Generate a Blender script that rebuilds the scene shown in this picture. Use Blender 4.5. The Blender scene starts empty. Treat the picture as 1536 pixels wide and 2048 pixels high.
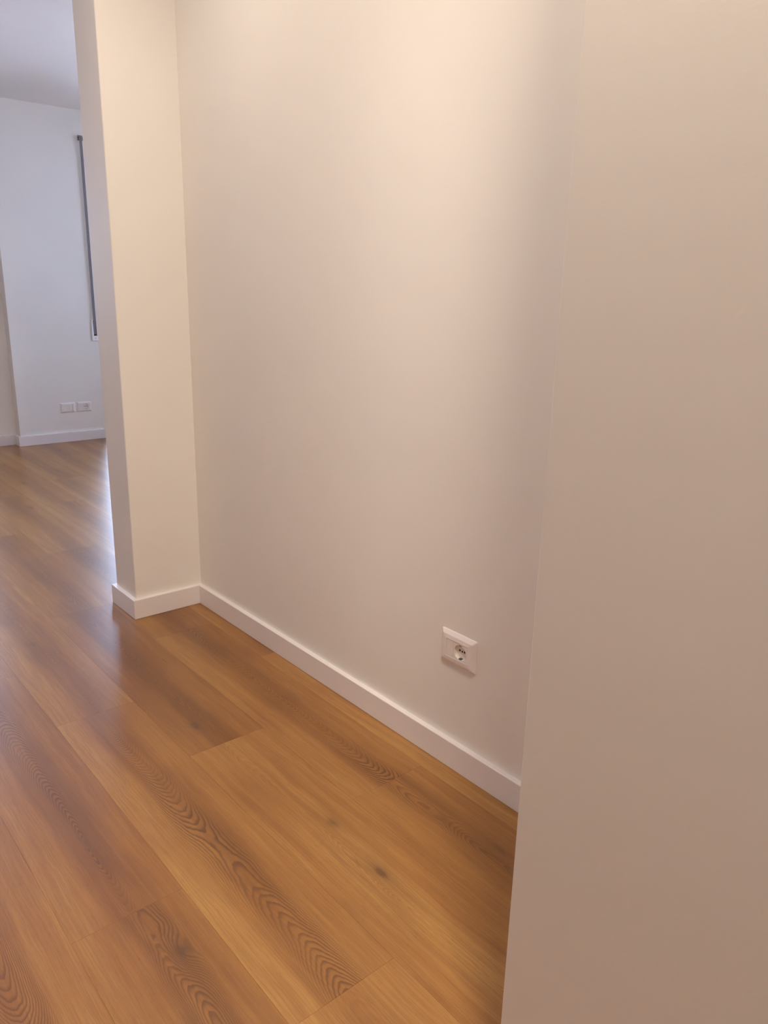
import bpy, bmesh, math, random
from mathutils import Matrix, Vector
from math import sin, cos, radians, exp

S = 1.06                      # metres per solved unit
scn = bpy.context.scene
C = scn.collection

# ------------------------------------------------------------------ camera
F, PIT, ROL, YAW, CH = 1547.2256, 0.2789, 0.0234, 0.7070, 1.186 * S
cd = bpy.data.cameras.new('camera')
cd.sensor_fit = 'VERTICAL'; cd.sensor_height = 24.0; cd.lens = F / 2048 * 24.0
cd.clip_start = 0.02
cam = bpy.data.objects.new('camera', cd); C.objects.link(cam)
fw = Vector((sin(YAW) * cos(PIT), cos(YAW) * cos(PIT), -sin(PIT)))
r0 = Vector((cos(YAW), -sin(YAW), 0)); u0 = r0.cross(fw)
r1 = r0 * cos(ROL) + u0 * sin(ROL); u1 = -r0 * sin(ROL) + u0 * cos(ROL)
M = Matrix(((r1.x, u1.x, -fw.x, 0), (r1.y, u1.y, -fw.y, 0), (r1.z, u1.z, -fw.z, CH), (0, 0, 0, 1)))
cam.matrix_world = M
scn.camera = cam

# ------------------------------------------------------------------ world, exposure
w = bpy.data.worlds.new('overcast_sky'); scn.world = w; w.use_nodes = True
bg = w.node_tree.nodes['Background']
bg.inputs[0].default_value = (0.54, 0.69, 1.0, 1); bg.inputs[1].default_value = 10.5
sd = bpy.data.lights.new('sun', 'SUN'); sd.energy = 560.0; sd.angle = radians(.6); sd.color = (1.0, .95, .97)
so_ = bpy.data.objects.new('sun', sd); C.objects.link(so_); so_.rotation_euler = (radians(30), 0, radians(8)); so_.location = (0, 4, 9)
scn.view_settings.view_transform = 'Standard'; scn.view_settings.look = 'None'
scn.view_settings.exposure = 0.20; scn.view_settings.gamma = 1.0
scn.view_settings.use_curve_mapping = False
scn.cycles.max_bounces = 14; scn.cycles.diffuse_bounces = 10; scn.cycles.glossy_bounces = 4
scn.cycles.transparent_max_bounces = 8
scn.cycles.sample_clamp_indirect = 4.0
scn.cycles.caustics_reflective = False; scn.cycles.caustics_refractive = False
WARM = (1.0, 0.845, 0.69)
# (x, y, watts, size) of the ceiling lamps of the corridor
LAMPS = [(0.80, 2.20, 5.2, .09), (0.61, 0.42, 37.0, .06), (0.66, 0.92, 6.2, .09)]
CEIL = 2.522

# ------------------------------------------------------------------ measures
WX = 1.3684          # back wall of the niche
PY = 2.7532          # front of the partition
PX = 1.0914          # end of the partition (pillar)
PT = 0.192           # its thickness
BT = 0.0165          # skirting thickness
HB = 0.079           # skirting height
NX, NY = 0.722, 0.5535   # near wall plane, its corner
FY = 6.4755          # pier of the far wall
FX0, FX1 = 1.7230, 2.420
RY = 6.575           # recessed far wall
XL, XR, YB, YF = -1.62, 4.20, -2.6, 6.90

# ------------------------------------------------------------------ helpers
def tag(o, label=None, cat=None, group=None, kind=None):
    if label: o['label'] = label
    if cat: o['category'] = cat
    if group: o['group'] = group
    if kind: o['kind'] = kind
    return o

def obj(name, bm, mat, parent=None, smooth=False):
    me = bpy.data.meshes.new(name)
    bmesh.ops.recalc_face_normals(bm, faces=bm.faces)
    bm.to_mesh(me); bm.free()
    if smooth:
        for p in me.polygons: p.use_smooth = True
    if mat: me.materials.append(mat)
    o = bpy.data.objects.new(name, me); C.objects.link(o)
    if parent: o.parent = parent
    return o

def box(bm, x0, x1, y0, y1, z0, z1):
    r = bmesh.ops.create_cube(bm, size=1)
    for v in r['verts']:
        v.co = Vector(((x0 + x1) / 2 + v.co.x * (x1 - x0), (y0 + y1) / 2 + v.co.y * (y1 - y0), (z0 + z1) / 2 + v.co.z * (z1 - z0)))
    return r['verts']

def bevel_vertical(bm, pts, rad, seg=4):
    es = []
    for e in bm.edges:
        a, b = e.verts[0].co, e.verts[1].co
        if abs(a.x - b.x) < 1e-5 and abs(a.y - b.y) < 1e-5:
            for px, py in pts:
                if abs(a.x - px) < 1e-4 and abs(a.y - py) < 1e-4: es.append(e)
    bmesh.ops.bevel(bm, geom=es, offset=rad, segments=seg, profile=.5, affect='EDGES')

def empty(name, loc=(0, 0, 0)):
    o = bpy.data.objects.new(name, None); C.objects.link(o); o.location = loc
    o.empty_display_size = .05
    return o

class NT:
    def __init__(s, name):
        s.m = bpy.data.materials.new(name); s.m.use_nodes = True
        s.t = s.m.node_tree; s.b = s.t.nodes['Principled BSDF']
    def n(s, typ, **kw):
        nd = s.t.nodes.new(typ)
        for k, v in kw.items(): setattr(nd, k, v)
        return nd
    def l(s, a, b): s.t.links.new(a, b)
    def _in(s, sock, v):
        if v is None: return
        if hasattr(v, 'links') or isinstance(v, bpy.types.NodeSocket): s.l(v, sock)
        else: sock.default_value = v
    def math(s, op, a, b=None, c=None, clamp=False):
        nd = s.n('ShaderNodeMath', operation=op); nd.use_clamp = clamp
        s._in(nd.inputs[0], a); s._in(nd.inputs[1], b); s._in(nd.inputs[2], c)
        return nd.outputs[0]
    def xyz(s, x, y, z):
        nd = s.n('ShaderNodeCombineXYZ'); s._in(nd.inputs[0], x); s._in(nd.inputs[1], y); s._in(nd.inputs[2], z)
        return nd.outputs[0]
    def noise(s, vec, scale=1., detail=2., rough=.5):
        nd = s.n('ShaderNodeTexNoise'); s._in(nd.inputs['Vector'], vec)
        nd.inputs['Scale'].default_value = scale; nd.inputs['Detail'].default_value = detail
        nd.inputs['Roughness'].default_value = rough
        return nd.outputs['Fac']
    def ramp(s, v, a, b, lo=0., hi=1.):
        nd = s.n('ShaderNodeMapRange', interpolation_type='SMOOTHSTEP')
        s._in(nd.inputs[0], v); s._in(nd.inputs[1], a); s._in(nd.inputs[2], b)
        s._in(nd.inputs[3], lo); s._in(nd.inputs[4], hi)
        return nd.outputs[0]
    def mix(s, f, a, b, mode='MIX'):
        nd = s.n('ShaderNodeMix', data_type='RGBA', blend_type=mode)
        s._in(nd.inputs[0], f)
        for k, v in ((6, a), (7, b)):
            if isinstance(v, tuple): nd.inputs[k].default_value = (*v, 1)
            else: s.l(v, nd.inputs[k])
        return nd.outputs[2]
    def attr(s, name):
        nd = s.n('ShaderNodeAttribute', attribute_type='OBJECT'); nd.attribute_name = name
        return nd.outputs['Fac']

def paint(name, col, rough, bump=0., scale=220., spec=.3):
    t = NT(name); b = t.b
    b.inputs['Roughness'].default_value = rough; b.inputs['Specular IOR Level'].default_value = spec
    tc = t.n('ShaderNodeTexCoord').outputs['Object']
    big = t.noise(tc, 1.7, 3)
    c = t.mix(t.ramp(big, .35, .65), tuple(x * .985 for x in col), tuple(min(1, x * 1.015) for x in col))
    t.l(c, b.inputs['Base Color'])
    if bump:
        bp = t.n('ShaderNodeBump'); bp.inputs['Strength'].default_value = bump; bp.inputs['Distance'].default_value = .0006
        t.l(t.noise(tc, scale, 3, .6), bp.inputs['Height']); t.l(bp.outputs[0], b.inputs['Normal'])
    return t.m

m_wall = paint('wall_paint', (.80, .785, .75), .55, .12)
m_ceil = paint('ceiling_paint', (.82, .81, .80), .7, .2)
m_skirt = paint('skirting_lacquer', (.80, .770, .770), .33, 0, spec=.45)
m_plastic = paint('outlet_plastic', (.80, .76, .755), .3, 0, spec=.5)
m_plastic2 = paint('module_plastic', (.80, .765, .73), .35, 0, spec=.5)
m_black = paint('socket_hole', (.012, .010, .009), .6)
m_metal = paint('dark_metal', (.05, .045, .045), .35)
m_white = paint('winder_plastic', (.86, .90, .92), .3, 0, spec=.5)
m_steel = paint('screw_metal', (.35, .36, .38), .3)
m_frame = paint('window_lacquer', (.8, .8, .8), .35)
m_terr = paint('terrace_stone', (.70, .70, .73), .8, .3, 60)
m_core = paint('subfloor', (.12, .07, .035), .9)

def strap_mat():
    t = NT('strap_webbing'); b = t.b; b.inputs['Roughness'].default_value = .85
    tc = t.n('ShaderNodeTexCoord').outputs['Object']
    sx = t.n('ShaderNodeSeparateXYZ'); t.l(tc, sx.inputs[0])
    wv = t.math('SINE', t.math('MULTIPLY', sx.outputs[0], 900.))
    c = t.mix(t.ramp(wv, -1, 1), (.16, .145, .155), (.22, .20, .21)); t.l(c, b.inputs['Base Color'])
    return t.m
m_strap = strap_mat()

def glass_mat():
    m = bpy.data.materials.new('window_glass'); m.use_nodes = True; t = m.node_tree; t.nodes.clear()
    o = t.nodes.new('ShaderNodeOutputMaterial'); mx = t.nodes.new('ShaderNodeMixShader')
    tr = t.nodes.new('ShaderNodeBsdfTransparent'); gl = t.nodes.new('ShaderNodeBsdfGlossy'); fr = t.nodes.new('ShaderNodeFresnel')
    gl.inputs['Roughness'].default_value = .02; fr.inputs[0].default_value = 1.45
    t.links.new(fr.outputs[0], mx.inputs[0]); t.links.new(tr.outputs[0], mx.inputs[1]); t.links.new(gl.outputs[0], mx.inputs[2])
    t.links.new(mx.outputs[0], o.inputs[0]); return m
m_glass = glass_mat()

def emis(name, col, st):
    m = bpy.data.materials.new(name); m.use_nodes = True; b = m.node_tree.nodes['Principled BSDF']
    b.inputs['Emission Color'].default_value = (*col, 1); b.inputs['Emission Strength'].default_value = st
    return m
m_lamp = emis('lamp_lens', WARM, 8.)

def oak():
    t = NT('oak_laminate'); b = t.b
    tc = t.n('ShaderNodeTexCoord').outputs['Object']
    sp = t.n('ShaderNodeSeparateXYZ'); t.l(tc, sp.inputs[0]); x, y = sp.outputs[0], sp.outputs[1]
    seed = t.attr('seed'); A = t.math
    yo = A('ADD', y, A('MULTIPLY', seed, 9.7))
    z = A('MULTIPLY', seed, 31.)
    # heartwood line wanders
    wan = A('SUBTRACT', t.noise(t.xyz(0., A('MULTIPLY', yo, 3.2), z), 1, 2), .5)
    xw = A('ADD', A('SUBTRACT', x, t.attr('xc')), A('MULTIPLY', wan, .045))
    # depth below the pith: d0 + s1 y + s2 y^2 + noise
    d = A('ADD', t.attr('d0'), A('ADD', A('MULTIPLY', t.attr('s1'), y), A('MULTIPLY', t.attr('s2'), A('MULTIPLY', y, y))))
    dn = A('SUBTRACT', t.noise(t.xyz(5., A('MULTIPLY', yo, 4.), z), 1, 1.5), .5)
    d = A('ADD', d, A('MULTIPLY', dn, .018))
    skew = A('SUBTRACT', t.noise(t.xyz(A('MULTIPLY', x, 14.), A('MULTIPLY', yo, 6.), z), 1, 2.5, .55), .5)
    jit = A('SUBTRACT', t.noise(t.xyz(A('MULTIPLY', x, 75.), A('MULTIPLY', yo, 22.), z), 1, 2, .6), .5)
    ax = A('MULTIPLY', xw, 1.6)
    r = A('SQRT', A('ADD', A('MULTIPLY', ax, ax), A('MULTIPLY', d, d)))
    r = A('ADD', r, A('ADD', A('MULTIPLY', skew, .010), A('MULTIPLY', jit, .0030)))
    # knots push the rings aside
    kd = None
    for i in ('1', '2'):
        kx = A('DIVIDE', A('ADD', A('SUBTRACT', x, t.attr('kx' + i)), A('MULTIPLY', jit, .008)), .011)
        ky = A('DIVIDE', A('SUBTRACT', y, t.attr('ky' + i)), .026)
        q = A('ADD', A('MULTIPLY', kx, kx), A('MULTIPLY', ky, ky))
        halo = A('MULTIPLY', A('EXPONENT', A('MULTIPLY', q, -.16)), t.attr('ks' + i))
        core = A('MULTIPLY', A('EXPONENT', A('MULTIPLY', q, -1.7)), t.attr('ks' + i))
        r = A('ADD', r, A('MULTIPLY', halo, .035))
        k = A('ADD', A('MULTIPLY', halo, .38), A('MULTIPLY', core, .85))
        kd = k if kd is None else A('ADD', kd, k)
    ph = A('FRACT', A('DIVIDE', r, .0037))
    line = A('MULTIPLY', t.ramp(ph, .30, .86), t.ramp(ph, .90, 1.0, 1., 0.))
    # rings read on the heart strip and fade to plain straight grain
    axa = A('ABSOLUTE', xw)
    heart = t.ramp(axa, .024, .066, 1., 0.)
    patch = t.ramp(t.noise(t.xyz(A('MULTIPLY', x, 9.), A('MULTIPLY', yo, 2.2), z), 1, 2), .30, .66, .25, 1.)
    line = A('MULTIPLY', line, A('MULTIPLY', patch, A('ADD', .12, A('MULTIPLY', heart, .88))))
    line = A('MULTIPLY', line, t.attr('rings'))
    fib = t.noise(t.xyz(A('ADD', A('MULTIPLY', x, 330.), A('MULTIPLY', skew, 3.)), A('MULTIPLY', yo, 7.), z), 1, 3, .6)
    str_ = t.noise(t.xyz(A('ADD', A('MULTIPLY', x, 46.), A('MULTIPLY', skew, 1.2)), A('MULTIPLY', yo, 1.7), z), 1, 3, .55)
    mot = t.noise(t.xyz(A('MULTIPLY', x, 8.), A('MULTIPLY', yo, 2.6), z), 1, 3, .5)
    pore = t.noise(t.xyz(A('MULTIPLY', x, 900.), A('MULTIPLY', yo, 38.), z), 1, 1.5, .6)
    # ground colour
    g = A('ADD', t.attr('tone'), A('ADD', A('MULTIPLY', A('SUBTRACT', str_, .5), 1.05), A('MULTIPLY', A('SUBTRACT', mot, .5), .75)))
    g = A('ADD', g, A('MULTIPLY', t.ramp(axa, .012, .085, -1., 1.), t.attr('band')))
    g = A('SUBTRACT', g, A('MULTIPLY', x, t.attr('lean')))      # one long side of every board is paler
    g = A('MAXIMUM', A('MINIMUM', g, 1.), 0.)
    cr = t.n('ShaderNodeValToRGB'); t.l(g, cr.inputs[0])
    e = cr.color_ramp.elements
    e[0].position = 0; e[0].color = (0.182, 0.069, 0.012, 1)
    e[1].position = 1; e[1].color = (0.417, 0.217, 0.058, 1)
    for p_, c_ in ((.33, (0.257, 0.107, 0.022, 1)), (.6, (0.319, 0.143, 0.032, 1)), (.8, (0.360, 0.174, 0.043, 1))):
        n_ = e.new(p_); n_.color = c_
    c = t.mix(A('MULTIPLY', t.ramp(fib, .36, .62, 1., 0.), .34), cr.outputs[0], (.165, .068, .018))
    c = t.mix(A('MULTIPLY', t.ramp(pore, .60, .72), .34), c, (.125, .048, .013))
    c = t.mix(A('MULTIPLY', line, .74), c, (.105, .038, .009))
    c = t.mix(A('MINIMUM', kd, .85), c, (.10, .042, .014))
    t.l(c, b.inputs['Base Color'])
    b.inputs['Specular IOR Level'].default_value = .8
    t.l(A('ADD', .25, A('MULTIPLY', fib, .10)), b.inputs['Roughness'])
    bp = t.n('ShaderNodeBump'); bp.inputs['Strength'].default_value = .22; bp.inputs['Distance'].default_value = .0002
    hh = A('SUBTRACT', fib, A('MULTIPLY', line, .6)); t.l(hh, bp.inputs['Height']); t.l(bp.outputs[0], b.inputs['Normal'])
    return t.m
m_oak = oak()

# ------------------------------------------------------------------ shell
bm = bmesh.new(); box(bm, XL - .1, XR + .3, YB - .1, YF, -.16, -.0085)
floor = tag(obj('floor', bm, m_core), 'oak-look laminate plank floor running through corridor and far room', 'floor', kind='structure')
bm = bmesh.new(); box(bm, XL - .1, XR + .3, YB - .1, YF, CEIL, CEIL + .15)
tag(obj('ceiling', bm, m_ceil), 'white ceiling seen at top left above the far room', 'ceiling', kind='structure')

bm = bmesh.new(); box(bm, NX, WX + .12, YB, NY, -.008, CEIL)
bevel_vertical(bm, [(NX, NY)], .0015, 3)
tag(obj('wall_right', bm, m_wall), 'large blank beige wall filling the right side, nearest to the viewer', 'wall', kind='structure')
bm = bmesh.new(); box(bm, WX, WX + .12, NY, PY, -.008, CEIL)
tag(obj('wall_niche', bm, m_wall), 'blank beige back wall of the recess carrying the single socket', 'wall', kind='structure')
bm = bmesh.new(); box(bm, PX, XR, PY, PY + PT, -.008, CEIL)
bevel_vertical(bm, [(PX, PY), (PX, PY + PT)], .0045)
tag(obj('wall_partition', bm, m_wall), 'warm lit pillar-like end of the partition between recess and far room', 'wall', kind='structure')
bm = bmesh.new(); box(bm, XL - .1, XL, YB, YF, -.008, CEIL)
tag(obj('wall_left', bm, m_wall), 'white wall left of the picture, out of frame', 'wall', kind='structure')
bm = bmesh.new(); box(bm, XL, NX, YB - .1, YB, -.008, CEIL)
tag(obj('wall_rear', bm, m_wall), 'white wall behind the viewer, out of frame', 'wall', kind='structure')
W3 = (3.5, 5.9, .92, 2.30)           # unseen window added in the end wall to brighten the far room
bm = bmesh.new(); box(bm, XR, XR + .3, PY + PT, W3[0], -.008, CEIL); box(bm, XR, XR + .3, W3[1], YF, -.008, CEIL)
box(bm, XR, XR + .3, W3[0], W3[1], -.008, W3[2]); box(bm, XR, XR + .3, W3[0], W3[1], W3[3], CEIL)
tag(obj('wall_end', bm, m_wall), 'white end wall of the far room hidden behind the partition', 'wall', kind='structure')

W1 = (FX1, 3.75, .02, 2.30)        # glazed door of the far room, right of the pier
W2 = (-.30, 1.36, .92, 2.30)         # window in the recessed stretch
bm = bmesh.new()
vs = box(bm, FX0, FX1, FY, YF, -.008, CEIL)
bevel_vertical(bm, [(FX0, FY), (FX1, FY)], .004, 3)
box(bm, W1[0], W1[1], FY, YF, W1[3], CEIL); box(bm, W1[0], W1[1], FY + .05, YF, -.008, W1[2])
box(bm, W1[1], XR, FY, YF, -.008, CEIL)
box(bm, XL, W2[0], RY, YF, -.008, CEIL); box(bm, W2[1], FX0, RY, YF, -.008, CEIL)
box(bm, W2[0], W2[1], RY, YF, -.008, W2[2]); box(bm, W2[0], W2[1], RY, YF, W2[3], CEIL)
tag(obj('wall_far', bm, m_wall), 'cool daylit far wall with a projecting pier behind the pillar', 'wall', kind='structure')

def window(name, W, label, bars, side=False):
    x0, x1, z0, z1 = W; y0 = YF - .14; t = .06
    def wb(bm, a0, a1, b0, b1, c0, c1):      # along the far wall, or turned onto the end wall
        if side: box(bm, XR + .3 + (b0 - YF), XR + .3 + (b1 - YF), a0, a1, c0, c1)
        else: box(bm, a0, a1, b0, b1, c0, c1)
    bm = bmesh.new()
    for a in ((x0, x1, z0, z0 + t), (x0, x1, z1 - t, z1), (x0, x0 + t, z0 + t, z1 - t), (x1 - t, x1, z0 + t, z1 - t)):
        wb(bm, a[0], a[1], y0, y0 + .06, a[2], a[3])
    root = tag(obj(name, bm, m_frame), label, 'window', kind='structure')
    xs = [x0 + t] + bars + [x1 - t]
    for a, b in zip(xs[:-1], xs[1:]):
        bm = bmesh.new(); s = .05
        for q in ((a, b, z0 + t, z0 + t + s), (a, b, z1 - t - s, z1 - t), (a, a + s, z0 + t + s, z1 - t - s), (b - s, b, z0 + t + s, z1 - t - s)):
            wb(bm, q[0], q[1], y0 + .008, y0 + .052, q[2], q[3])
        sash = obj('sash', bm, m_frame, root)
        bm = bmesh.new(); wb(bm, a + s, b - s, y0 + .027, y0 + .031, z0 + t + s, z1 - t - s)
        obj('pane', bm, m_glass, sash)
    l = bpy.data.lights.new('daylight_portal', 'AREA'); l.shape = 'RECTANGLE'; l.size = x1 - x0; l.size_y = z1 - z0
    l.cycles.is_portal = True
    lo = bpy.data.objects.new('daylight_portal', l); C.objects.link(lo)
    if side: lo.location = (XR + .32, (x0 + x1) / 2, (z0 + z1) / 2); lo.rotation_euler = (radians(-90), 0, radians(-90))
    else: lo.location = ((x0 + x1) / 2, YF + .02, (z0 + z1) / 2); lo.rotation_euler = (radians(-90), 0, 0)
window('window_1', W1, 'white glazed balcony door hidden behind the pillar', [(W1[0] + W1[1]) / 2])
window('window_2', W2, 'white window in the recessed wall left of the frame', [(W2[0] + W2[1]) / 2])
window('fill_window', W3, 'unseen wide window added in the end wall to bring more daylight into the far room', [(W3[0] + W3[1]) / 2], True)
bm = bmesh.new(); box(bm, -12, 16, YF, YF + 14, -.30, -.02); box(bm, XR + .3, 16, -6, YF, -.30, -.02)
tag(obj('terrace', bm, m_terr), 'pale stone terrace outside the balcony door', 'terrace', kind='structure')

# ------------------------------------------------------------------ skirting
def skirting(name, path, label):
    """path: list of wall-face points (x,y); the board stands to the left of the travelling direction"""
    z0 = .0012; c = .0022
    prof = [(0, z0), (BT, z0), (BT, HB - c), (BT - c * .3, HB - c * .3), (BT - c, HB), (0, HB)]
    n = len(path); bm = bmesh.new(); rows = []
    for i, p in enumerate(path):
        p = Vector(p)
        d0 = (p - Vector(path[i - 1])).normalized() if i > 0 else None
        d1 = (Vector(path[i + 1]) - p).normalized() if i < n - 1 else None
        if d0 is None: nn = Vector((-d1.y, d1.x))
        elif d1 is None: nn = Vector((-d0.y, d0.x))
        else:
            a = Vector((-d0.y, d0.x)); b = Vector((-d1.y, d1.x)); nn = (a + b) / (1 + a.dot(b))
        rows.append([bm.verts.new((p.x + nn.x * o, p.y + nn.y * o, z)) for o, z in prof])
    for a, b in zip(rows[:-1], rows[1:]):
        for k in range(len(prof)):
            k2 = (k + 1) % len(prof); bm.faces.new((a[k], a[k2], b[k2], b[k]))
    bm.faces.new(rows[0]); bm.faces.new(rows[-1])
    return tag(obj(name, bm, m_skirt), label, 'baseboard', kind='structure')

skirting('baseboard_niche', [(WX, NY + .0), (WX, PY)], 'long white baseboard running along the recess wall under the socket')
o = skirting('baseboard_pillar', [(WX - BT, PY), (PX, PY), (PX, PY + PT), (XR, PY + PT)], 'white baseboard wrapping the foot of the pillar')
skirting('baseboard_right', [(NX, YB), (NX, NY), (WX - BT, NY)], 'white baseboard of the near right wall, below the frame')
skirting('baseboard_pier', [(2.386, FY), (FX0, FY), (FX0, RY - BT)], 'bluish white baseboard under the far pier with the two small plates')
skirting('baseboard_recess', [(FX0 , RY), (XL, RY)], 'short white baseboard of the recessed far wall, left of the pier')

# ------------------------------------------------------------------ planks
PW = .238; X0 = .107; LEN = 1.222
JOINT = {-1: .33, 0: .80, 1: 1.326, 2: .900, 3: 1.768, 4: 1.337, 5: 2.171, 6: 1.55, 7: 1.05, 8: .55}
LENC = {2: 1.245, 3: 1.180, 4: 1.193}
rng = random.Random(11)
# hand-set planks, keyed by (column, nearest joint start rounded)
SPEC = {
 (2, 0.900): dict(xc=.705, d0=.14, ym=1.36, s2=-.25, tone=.58, rings=1.25, lean=1.5),
 (3, 0.588): dict(xc=.935, d0=.03, s1=.10, tone=.72, rings=.5, band=-.10, lean=.25, k=[(.966, 1.297, .55), (.950, 1.093, .9)]),
 (3, 1.768): dict(xc=.930, d0=.05, s1=-.05, tone=.22, rings=1.2, k=[(.905, 1.903, .9), (.936, 2.39, .35)]),
 (4, 0.144): dict(xc=1.185, d0=.02, s1=.10, tone=.46, rings=1.5, k=[(1.189, 1.132, .35), (1.215, .974, .4)]),
 (4, 1.337): dict(xc=1.195, d0=.05, s1=-.16, tone=.46, rings=1.9),
 (4, 2.530): dict(xc=1.185, d0=.05, s1=.08, tone=.30, rings=1.1),
 (5, 0.949): dict(xc=1.43, d0=.08, s1=.02, tone=.62, rings=.5),
 (1, 1.326): dict(xc=.470, d0=.06, s1=.17, tone=.47, rings=1.2),
 (1, 0.104): dict(xc=.485, d0=.03, s1=.10, tone=.44, rings=1.2, k=[(.505, 1.175, .8), (.45, 1.02, .25)]),
 (0, 0.800): dict(xc=.215, d0=.05, s1=-.16, tone=.60, rings=1.1),
 (2, -.345): dict(xc=.70, d0=.06, s1=.1, tone=.68, rings=.6),
 (2, 2.145): dict(xc=.715, d0=.03, s1=.1, tone=.62, rings=.6, k=[(.70, 2.75, .5), (0, -9, 0)]),
}
mesh_cache = {}
def plank_mesh(L):
    key = round(L, 4)
    if key in mesh_cache: return mesh_cache[key]
    g = .0001; hw, hl, c = PW / 2 - g, L / 2 - g, .0002
    bm = bmesh.new()
    top = [bm.verts.new((sx * (hw - c), sy * (hl - c), 0)) for sx, sy in ((-1, -1), (1, -1), (1, 1), (-1, 1))]
    mid = [bm.verts.new((sx * hw, sy * hl, -c)) for sx, sy in ((-1, -1), (1, -1), (1, 1), (-1, 1))]
    bot = [bm.verts.new((sx * hw, sy * hl, -.0085)) for sx, sy in ((-1, -1), (1, -1), (1, 1), (-1, 1))]
    bm.faces.new(top); bm.faces.new(bot[::-1])
    for a, b in ((mid, top), (bot, mid)):
        for i in range(4): j = (i + 1) % 4; bm.faces.new((a[i], a[j], b[j], b[i]))
    bmesh.ops.recalc_face_normals(bm, faces=bm.faces)
    me = bpy.data.meshes.new('plank'); bm.to_mesh(me); bm.free(); me.materials.append(m_oak)
    mesh_cache[key] = me; return me

for col in range(-8, 17):
    xa = X0 + PW * col; xb = xa + PW; xm = (xa + xb) / 2
    if xa < XL - .05 or xb > XR + .1: continue
    L = LENC.get(col, LEN)
    j = JOINT.get(col, (col * .4731 * LEN) % LEN)
    y = j - L * math.ceil((j - YB) / L)
    while y < YF - .32:
        ya, yb = max(y, YB), min(y + L, YF - .30)
        hidden = (xa > WX + .12 and yb < PY) or (xa > 2.1 and yb < PY + .1)
        if yb - ya > .02 and not hidden:
            o = bpy.data.objects.new('plank', plank_mesh(yb - ya)); C.objects.link(o); o.parent = floor
            ym = (ya + yb) / 2; o.location = (xm, ym, 0)
            sp = None
            for (kc, ky), v in SPEC.items():
                if kc == col and abs(ky - y) < .03: sp = v
            d = dict(xc=rng.uniform(-.045, .045), d0=rng.uniform(-.10, .10), s1=rng.choice([-1, 1]) * rng.uniform(.12, .26), s2=rng.uniform(-.06, .06),
                     tone=rng.uniform(.42, .72), rings=rng.uniform(.5, 1.1), seed=rng.uniform(0, 9), band=.16, lean=.85)
            ks = [(rng.uniform(-.07, .07), rng.uniform(-.5, .5), rng.choice([0, 0, .4, .8])), (0, 9, 0)]
            if sp:
                d['band'] = sp.get('band', .16); d['lean'] = sp.get('lean', .85)
                d['tone'] = sp['tone']; d['rings'] = sp['rings']; d['xc'] = sp['xc'] - xm; d['d0'] = sp['d0']
                if 'ym' in sp:      # parabola with its peak at world ym
                    q = sp['ym'] - ym; d['s2'] = sp['s2']; d['s1'] = -2 * sp['s2'] * q; d['d0'] = sp['d0'] + sp['s2'] * q * q
                else: d['s1'] = sp.get('s1', 0); d['s2'] = 0.
                ks = [(a - xm, b - ym, s) for a, b, s in sp['k']] if 'k' in sp else [(0, 9, 0), (0, 9, 0)]
            for i, (a, b, s) in enumerate(ks): d['kx%d' % (i + 1)] = a; d['ky%d' % (i + 1)] = b; d['ks%d' % (i + 1)] = float(s)
            for k, v in d.items(): o[k] = float(v)
        y += L

# ------------------------------------------------------------------ wall plates
def rect_loop(bm, hx, hz, y, r=0, n=3):
    """rounded rectangle in local XZ (x right, z up, y out of the wall is negative)"""
    vs = []
    if r <= 0: pts = [(hx, hz), (-hx, hz), (-hx, -hz), (hx, -hz)]
    else:
        pts = []
        for cx, cz, a0 in ((hx - r, hz - r, 0), (-hx + r, hz - r, 90), (-hx + r, -hz + r, 180), (hx - r, -hz + r, 270)):
            for k in range(n + 1):
                a = radians(a0 + 90 * k / n); pts.append((cx + r * cos(a), cz + r * sin(a)))
    return [bm.verts.new((px, -y, pz)) for px, pz in pts]
def bridge(bm, a, b):
    n = len(a)
    for i in range(n): bm.faces.new((a[i], a[(i + 1) % n], b[(i + 1) % n], b[i]))

def frame_mesh(hx, hz, ix, iz, thick):
    bm = bmesh.new(); r = .0035
    L = [rect_loop(bm, hx, hz, 0, r), rect_loop(bm, hx, hz, .0022, r), rect_loop(bm, hx - .0012, hz - .0012, .0036, r),
         rect_loop(bm, hx - (hx - ix) * .45, hz - (hz - iz) * .45, thick * .86, .002),
         rect_loop(bm, ix + .0012, iz + .0012, thick, .0010), rect_loop(bm, ix, iz, thick - .0006, .0004), rect_loop(bm, ix, iz, .002, .0004)]
    for a, b in zip(L[:-1], L[1:]): bridge(bm, a, b)
    bmesh.ops.recalc_face_normals(bm, faces=bm.faces)
    return bm

def blank_module(x0, x1, hz, y):
    """small two-tier blank / rocker module"""
    bm = bmesh.new(); cx = (x0 + x1) / 2; hx = (x1 - x0) / 2 - .0005
    L = [rect_loop(bm, hx, hz, 0, .0005, 1), rect_loop(bm, hx, hz, y - .0005, .0005, 1), rect_loop(bm, hx - .0005, hz - .0005, y, .0005, 1)]
    for a, b in zip(L[:-1], L[1:]): bridge(bm, a, b)
    bm.faces.new(L[-1])
    for v in bm.verts: v.co.x += cx
    bmesh.ops.recalc_face_normals(bm, faces=bm.faces)
    return bm

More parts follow.
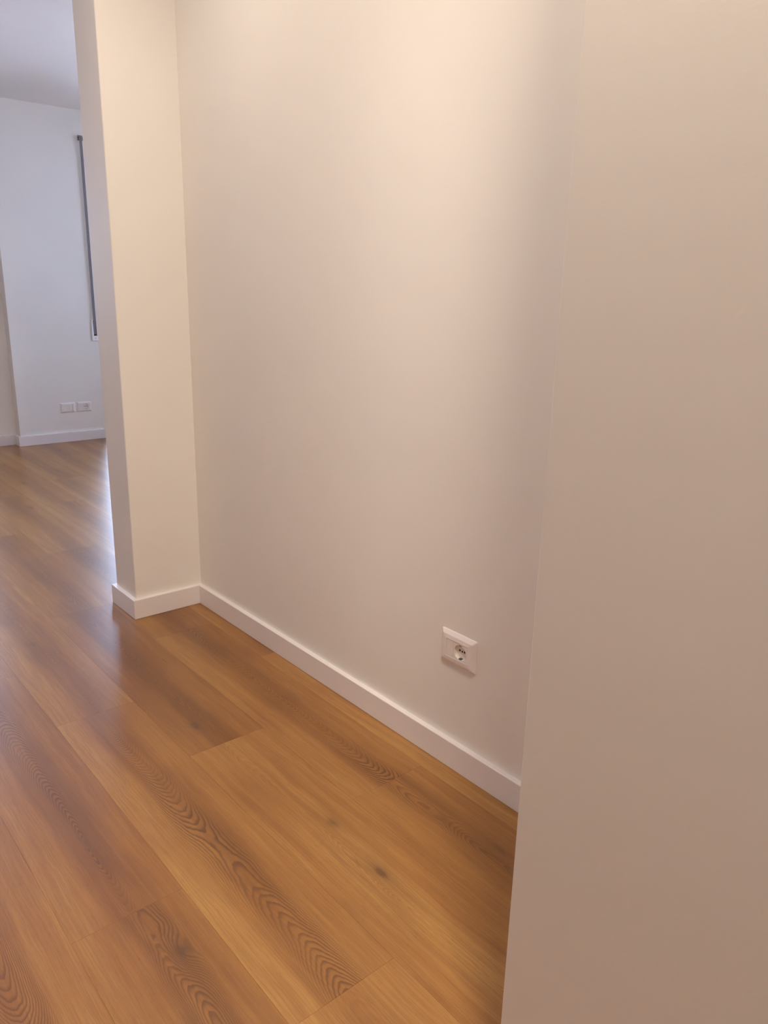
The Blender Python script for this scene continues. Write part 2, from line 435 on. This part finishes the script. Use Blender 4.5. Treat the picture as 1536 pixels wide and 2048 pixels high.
def socket_module(x0, x1, hz, y):
    """square face with a round well, flat at its two sides; floor of the well 11 mm down"""
    bm = bmesh.new(); cx = (x0 + x1) / 2; hx = (x1 - x0) / 2 - .0005; R = min(hx, hz) - .0016; n = 32
    def circ(rad, dep, cut=None):
        out = []
        for k in range(n):
            a = 2 * math.pi * (k + .5) / n; px, pz = rad * cos(a), rad * sin(a)
            if cut: px = max(-cut, min(cut, px))
            out.append(bm.verts.new((px, -dep, pz)))
        return out
    def sq(hx_, hz_, dep):
        out = []
        for k in range(n):
            a = 2 * math.pi * (k + .5) / n; c_, s_ = cos(a), sin(a); m = max(abs(c_) / hx_, abs(s_) / hz_)
            px, pz = c_ / m, s_ / m
            ac = math.atan2(hz_, hx_); aa = math.atan2(abs(s_), abs(c_))
            if abs(aa - ac) < math.pi / n * 1.001: px, pz = math.copysign(hx_, px), math.copysign(hz_, pz)
            out.append(bm.verts.new((px, -dep, pz)))
        return out
    L = [sq(hx, hz, 0), sq(hx, hz, y - .0005), sq(hx - .0005, hz - .0005, y), circ(R, y), circ(R - .0006, y - .0008), circ(R - .001, y - .0092)]
    for a, b in zip(L[:-1], L[1:]): bridge(bm, a, b)
    bm.faces.new(L[-1])
    for v in bm.verts: v.co.x += cx
    bmesh.ops.recalc_face_normals(bm, faces=bm.faces)
    return bm, cx, R

def disc(cx, cz, rad, y0, y1, n=14, sx=1.):
    bm = bmesh.new()
    a = [bm.verts.new((cx + sx * rad * cos(2 * math.pi * k / n), -y0, cz + rad * sin(2 * math.pi * k / n))) for k in range(n)]
    b = [bm.verts.new((v.co.x, -y1, v.co.z)) for v in a]
    bridge(bm, a, b); bm.faces.new(a); bm.faces.new(b)
    return bm

def tri_mod(name, label, cat, loc, rotz, w_, h_, ix, iz, thick, kind, face):
    """plate local frame: x runs to the viewer's left-to-right, -y out of the wall"""
    root = empty(name, loc); root.rotation_euler = (0, 0, rotz); tag(root, label, cat)
    obj('frame', frame_mesh(w_ / 2, h_ / 2, ix, iz, thick), m_plastic, root)
    inner = ix - .0004; third = inner * 2 / 3
    bm = bmesh.new(); box(bm, -ix + .0002, ix - .0002, -.0006, 0, -iz + .0002, iz - .0002)
    obj('backing', bm, m_plastic2, root)
    if kind == 'socket':
        m1 = obj('blank_module', blank_module(-inner, -inner + third, iz - .0009, face), m_plastic2, root)
        bm = bmesh.new(); 
        box(bm, -inner + third * .30, -inner + third * .36, -face - .0006, -face + .0002, -iz + .004, iz - .004)
        box(bm, -inner + third * .66, -inner + third * .72, -face - .0006, -face + .0002, -iz + .004, iz - .004)
        obj('rib', bm, m_plastic2, m1)
        bm, cx, R = socket_module(-inner + third, inner, iz - .0009, face)
        so = obj('socket', bm, m_plastic2, root)
        dep = face - .0092
        for k in (-1, 1):
            obj('pin_hole', disc(cx + k * .0088, .0015, .0030, dep, dep + .0004, 14), m_black, so)
        obj('pin_hole', disc(cx, .0006, .0026, dep, dep + .0004, 14), m_black, so)
        for k in (-1, 1):        # spring earth clips, top and bottom
            bm = bmesh.new(); z0 = k * (R - .0060); z1 = k * (R + .0002)
            box(bm, cx - .0048, cx + .0048, -face + .0006, -dep - .0005, min(z0 + k * .0035, z1), max(z0 + k * .0035, z1))
            obj('earth_clip', bm, m_metal, so)
    else:
        for k in range(3):
            m_ = obj('rocker', blank_module(-inner + third * k, -inner + third * (k + 1), iz - .0009, face), m_plastic2, root)
    return root

# near socket on the recess wall: outward = -x ; viewer's left is +y
tri_mod('wall_outlet', 'white single socket plate low on the recess wall above the long baseboard', 'outlet',
        (WX, 1.283, .349), radians(-90), .127, .092, .0385, .0235, .0112, 'socket', .0104)
tri_mod('wall_outlet', 'small white socket plate on the far pier, right of the blank plate', 'outlet',
        (2.243, FY, .279), 0, .118, .080, .036, .0225, .0112, 'socket', .0104)
tri_mod('switch_plate', 'small white plate with three blank rockers on the far pier, left of the socket', 'switch plate',
        (2.109, FY, .279), 0, .118, .080, .036, .0225, .010, 'blank', .0085)

# ------------------------------------------------------------------ shutter strap and its winder
sw = tag(empty('shutter_winder', (2.380, FY, .80)), 'white winder plate with a grey shutter strap hanging down to it on the far wall', 'shutter winder')
bm = bmesh.new(); hx, hz = .027, .084
L = [rect_loop(bm, hx, hz, 0, .004), rect_loop(bm, hx, hz, .008, .004), rect_loop(bm, hx - .002, hz - .002, .010, .003)]
for a, b in zip(L[:-1], L[1:]): bridge(bm, a, b)
hole = [bm.verts.new((x_, -.010, z_)) for x_, z_ in ((.0135, hz + .0 - .004), (-.0135, hz - .004), (-.0135, -.045), (.0135, -.045))]
hole2 = [bm.verts.new((v.co.x, .0, v.co.z)) for v in hole]
out = L[-1]
# ring of faces between the rounded outline (16 verts) and the slot (4 verts)
n4 = len(out) // 4
for q in range(4):
    seg = out[q * n4:(q + 1) * n4]
    for a, b in zip(seg[:-1], seg[1:]): bm.faces.new((a, b, hole[q]))
    bm.faces.new((seg[-1], out[((q + 1) * n4) % len(out)], hole[(q + 1) % 4], hole[q]))
bridge(bm, hole, hole2)
for v in bm.verts: v.co.z += .092
pl = obj('winder_plate', bm, m_white, sw)
bm = bmesh.new(); box(bm, -.013, .013, -.0015, 0, .048, .171); obj('winder_slot', bm, m_black, sw)
obj('screw', disc(0, .028, .0035, .0095, .0112, 12), m_steel, sw)
bm = bmesh.new()      # strap, slightly leaning off the wall
zs = [.058, .12, .19, .6, 1.1, 1.515]; off = [.003, .006, .012, .013, .014, .016]
pr = None
for z_, y_ in zip(zs, off):
    row = [bm.verts.new(c_) for c_ in ((-.0105, -y_, z_), (.0105, -y_, z_), (.0105, -y_ - .0016, z_), (-.0105, -y_ - .0016, z_))]
    if pr: bridge(bm, pr, row)
    else: bm.faces.new(row)
    pr = row
bm.faces.new(pr)
obj('strap', bm, m_strap, sw)
bm = bmesh.new(); box(bm, -.0185, .0185, -.004, 0, 1.508, 1.545); box(bm, -.017, .017, -.024, -.004, 1.525, 1.532); box(bm, -.017, .017, -.024, -.020, 1.508, 1.525)
obj('strap_guide', bm, m_strap, sw)

# ------------------------------------------------------------------ ceiling lamps of the corridor (above the frame)
for i, (lx, ly, wt, sz) in enumerate(LAMPS):
    root = tag(empty('ceiling_light', (lx, ly, CEIL)), ['round warm ceiling downlight over the recess, above the frame', 'round warm ceiling downlight near the big right wall, above the frame', 'dim round ceiling downlight over the middle of the recess, above the frame'][i], 'ceiling light')
    bm = bmesh.new(); n = 32
    R = [(sz / 2 + .012, 0), (sz / 2 + .012, -.012), (sz / 2 + .008, -.016), (sz / 2, -.016), (sz / 2, -.010)]
    rings = [[bm.verts.new((r_ * cos(2 * math.pi * k / n), r_ * sin(2 * math.pi * k / n), z_)) for k in range(n)] for r_, z_ in R]
    for a, b in zip(rings[:-1], rings[1:]): bridge(bm, a, b)
    obj('lamp_ring', bm, m_frame, root)
    bm = bmesh.new(); bmesh.ops.create_circle(bm, cap_ends=True, segments=n, radius=sz / 2, matrix=Matrix.Translation((0, 0, -.011)))
    obj('diffuser', bm, m_lamp, root)
    l = bpy.data.lights.new('lamp_light', 'AREA'); l.shape = 'DISK'; l.size = sz; l.energy = wt; l.color = WARM
    lo = bpy.data.objects.new('lamp_light', l); C.objects.link(lo); lo.location = (0, 0, -.02); lo.parent = root
